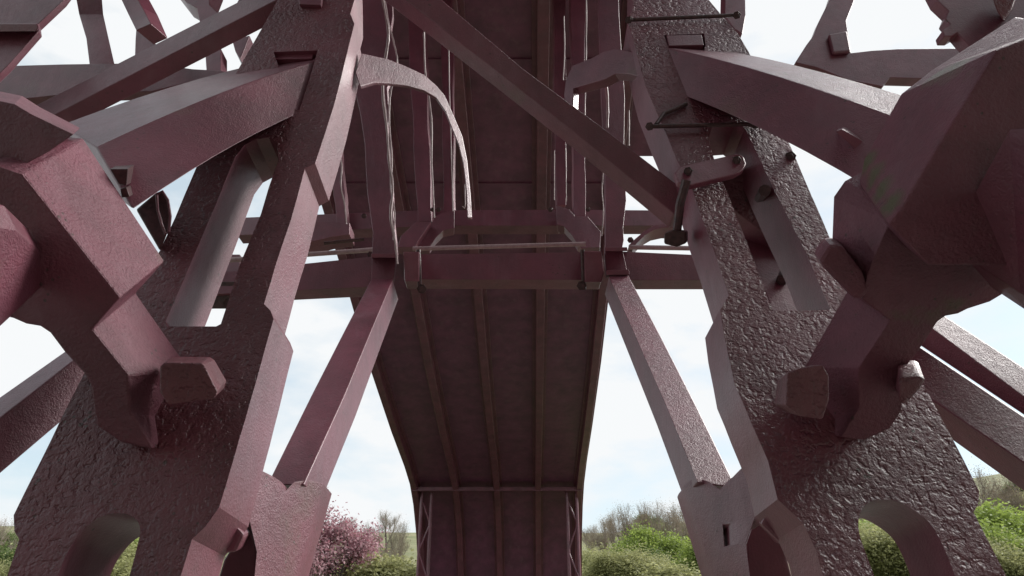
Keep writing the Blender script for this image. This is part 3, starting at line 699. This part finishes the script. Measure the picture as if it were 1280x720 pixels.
put('purple', 440, 606, 38, 'purple-leaved plum tree between the left foot and the deck', 'tree', G, 1.15)
put('olive', 488, 688, 40, 'yellow-green bush to the right of the purple-leaved tree', 'bush', G, 1.8)
put('bare', 506, 644, 62, 'thin grey tree just left of the far end of the deck', 'tree', G, .8)
put('olive2', 470, 692, 48, 'pale tree low behind the purple-leaved tree', 'tree', G, 1.3)
put('olive', 385, 700, 44, 'bush at the bottom left behind the purple-leaved tree', 'bush', G, 1.5)
put('green', 425, 700, 55, 'green tree low behind the purple-leaved tree', 'tree', G, 1.4)
put('bare', 822, 616, 62, 'tallest bare grey tree right of the deck', 'tree', G, 1.0)
put('bare2', 790, 624, 66, 'bare tree left of the tallest bare tree', 'tree', G, 1.1)
put('bare', 848, 620, 70, 'bare tree right of the tallest bare tree, by the strut', 'tree', G, 1.1, 2)
put('bare2', 752, 642, 60, 'small bare tree close to the right edge of the deck', 'tree', G, .9)
put('olive2', 765, 676, 46, 'broad yellow-green tree low beside the deck edge', 'tree', G, 1.9)
put('olive', 835, 700, 44, 'low yellow-green bush below the bare trees', 'bush', G, 2.0)
put('green', 795, 650, 54, 'bright green tree in front of the bare trees', 'tree', G, 1.1)
put('green2', 868, 656, 50, 'bright green tree beside the right strut', 'tree', G, 1.3)
put('olive2', 742, 676, 58, 'pale tree touching the right edge of the deck', 'tree', G, 1.0)
put('dark', 812, 676, 52, 'darker green tree below the tallest bare tree', 'tree', G, 1.3)
put('bare2', 868, 624, 74, 'bare tree rising behind the right strut', 'tree', G, 1.2, 1)
put('bare', 1222, 574, 62, 'brown bare tree at the right under the raking beams', 'tree', G, 1.1)
put('bare2', 1262, 580, 60, 'brown bare tree nearest the right edge of the photo', 'tree', G, 1.2)
put('green', 1240, 618, 46, 'bright green tree right of the right pillar', 'tree', G, 1.4)
put('green2', 1284, 612, 48, 'bright green tree cut by the right edge', 'tree', G, 1.4)
put('green', 1215, 640, 42, 'green tree close behind the outer edge of the right pillar', 'tree', G, 1.5, 3)
put('olive2', 1262, 660, 40, 'yellow-green tree at the bottom right corner', 'tree', G, 1.5)
put('olive2', 1100, 640, 44, 'yellow-green tree seen through the right arched opening', 'tree', G, 1.6)
put('green2', 1140, 650, 48, 'green tree at the right side of the arched opening', 'tree', G, 1.6)
put('green', 1060, 640, 50, 'green tree hidden behind the right pillar foot', 'tree', G, 1.6)
put('bare', 775, 630, 72, 'bare tree between the deck edge and the tallest bare tree', 'tree', G, 1.2)
put('bare2', 806, 622, 78, 'bare tree standing furthest back above the green trees', 'tree', G, 1.2, 4)
put('bare', 8, 640, 66, 'bare tree at the left edge of the photo', 'tree', G, 1.0)
put('dark', 2, 668, 50, 'dull green tree at the left edge', 'tree', G, 1.5)
put('olive2', 14, 690, 42, 'yellow-green bush at the bottom left corner', 'bush', G, 1.6)
put('olive2', 150, 660, 44, 'yellow-green tree seen through the left arched opening', 'tree', G, 1.8)
put('green', 185, 650, 52, 'green tree behind the left pillar foot', 'tree', G, 1.6)
# wooded hillside further back
k = 0
rnd = random.Random(5)
DIRS = ['far left of', 'left of', 'just left of', 'behind', 'just right of', 'right of', 'far right of']
for px in range(-40, 1340, 46):
    for r_, Y in enumerate((88, 112)):
        kind = rnd.choice(['bare', 'bare2', 'olive2', 'bare', 'dark', 'olive2'])
        pyt = 652 - r_ * 10 + rnd.uniform(-8, 10)
        if 500 < px < 740: continue
        pyt -= 50 * max(0, (abs(px - 640) - 150) / 500) ** 1.3
        if px < 320: pyt = max(pyt, 658)
        name, tr, cr = SP[kind]
        P = onplane(px + r_ * 20, pyt, upright(Y)); g = hgt(P.x, P.y); h = max(4, P.z - g)
        t = thing(name, 'tree in the wood on the distant hillside', 'tree', (P.x, P.y, g), 'wood on the distant hillside')
        s = h / {'bare': 11, 'bare2': 11}.get(kind, 8)
        t.scale = (s * 1.3, s * 1.3, s); t.rotation_euler = (0, 0, rnd.uniform(0, 6))
        for nm, me in (('trunk', tr), ('crown', cr)):
            o = bpy.data.objects.new(nm, me); COL.objects.link(o); o.parent = t

# ------------------------------------------------------------------ light
SUN_EL, SUN_AZ = math.radians(38), math.radians(67)       # azimuth from +Y towards +X
wd = bpy.data.worlds.new('World'); SC.world = wd; wd.use_nodes = True
t = wd.node_tree; L = t.links.new; bg = t.nodes['Background']
sk = N(t, 'ShaderNodeTexSky'); sk.sky_type = 'NISHITA'; sk.sun_disc = False; sk.sun_elevation = SUN_EL; sk.sun_rotation = SUN_AZ
tc = N(t, 'ShaderNodeTexCoord'); mp = N(t, 'ShaderNodeMapping'); mp.inputs['Scale'].default_value = (1, 1, 2.6)
L(tc.outputs['Generated'], mp.inputs['Vector'])
n = N(t, 'ShaderNodeTexNoise', Scale=2.6, Detail=7, Roughness=.55); L(mp.outputs['Vector'], n.inputs['Vector'])
cr = ramp(t, [(.38, (.35, .35, .35)), (.54, (1, 1, 1))]); L(n.outputs['Fac'], cr.inputs['Fac'])
mx = N(t, 'ShaderNodeMixRGB'); mx.inputs['Color2'].default_value = (9.6, 9.8, 9.95, 1)
hz = N(t, 'ShaderNodeMixRGB', blend_type='ADD'); hz.inputs['Fac'].default_value = 1; hz.inputs['Color2'].default_value = (2.9, 4.0, 4.2, 1)
L(sk.outputs['Color'], hz.inputs['Color1'])
L(cr.outputs['Color'], mx.inputs['Fac']); L(hz.outputs['Color'], mx.inputs['Color1']); L(mx.outputs['Color'], bg.inputs['Color'])
bg.inputs['Strength'].default_value = .075
sun = bpy.data.lights.new('sun', 'SUN'); sun.energy = 4.5; sun.angle = math.radians(35); sun.color = (1, .97, .93)
so = bpy.data.objects.new('sun', sun); COL.objects.link(so)
dv = Vector((math.sin(SUN_AZ) * math.cos(SUN_EL), math.cos(SUN_AZ) * math.cos(SUN_EL), math.sin(SUN_EL)))
so.rotation_euler = dv.to_track_quat('Z', 'Y').to_euler()

cam = bpy.data.cameras.new('camera'); cam.sensor_width = 36; cam.lens = 36 * F / 1280; cam.clip_end = 3000; cam.clip_start = .05
co = bpy.data.objects.new('camera', cam); COL.objects.link(co); co.location = C0; co.rotation_euler = (math.radians(90) + PITCH, 0, 0)
SC.camera = co
SC.view_settings.view_transform = 'Standard'; SC.view_settings.look = 'None'; SC.view_settings.exposure = .38; SC.view_settings.gamma = 1
# the bridge's parts are modelled about the empty at its base
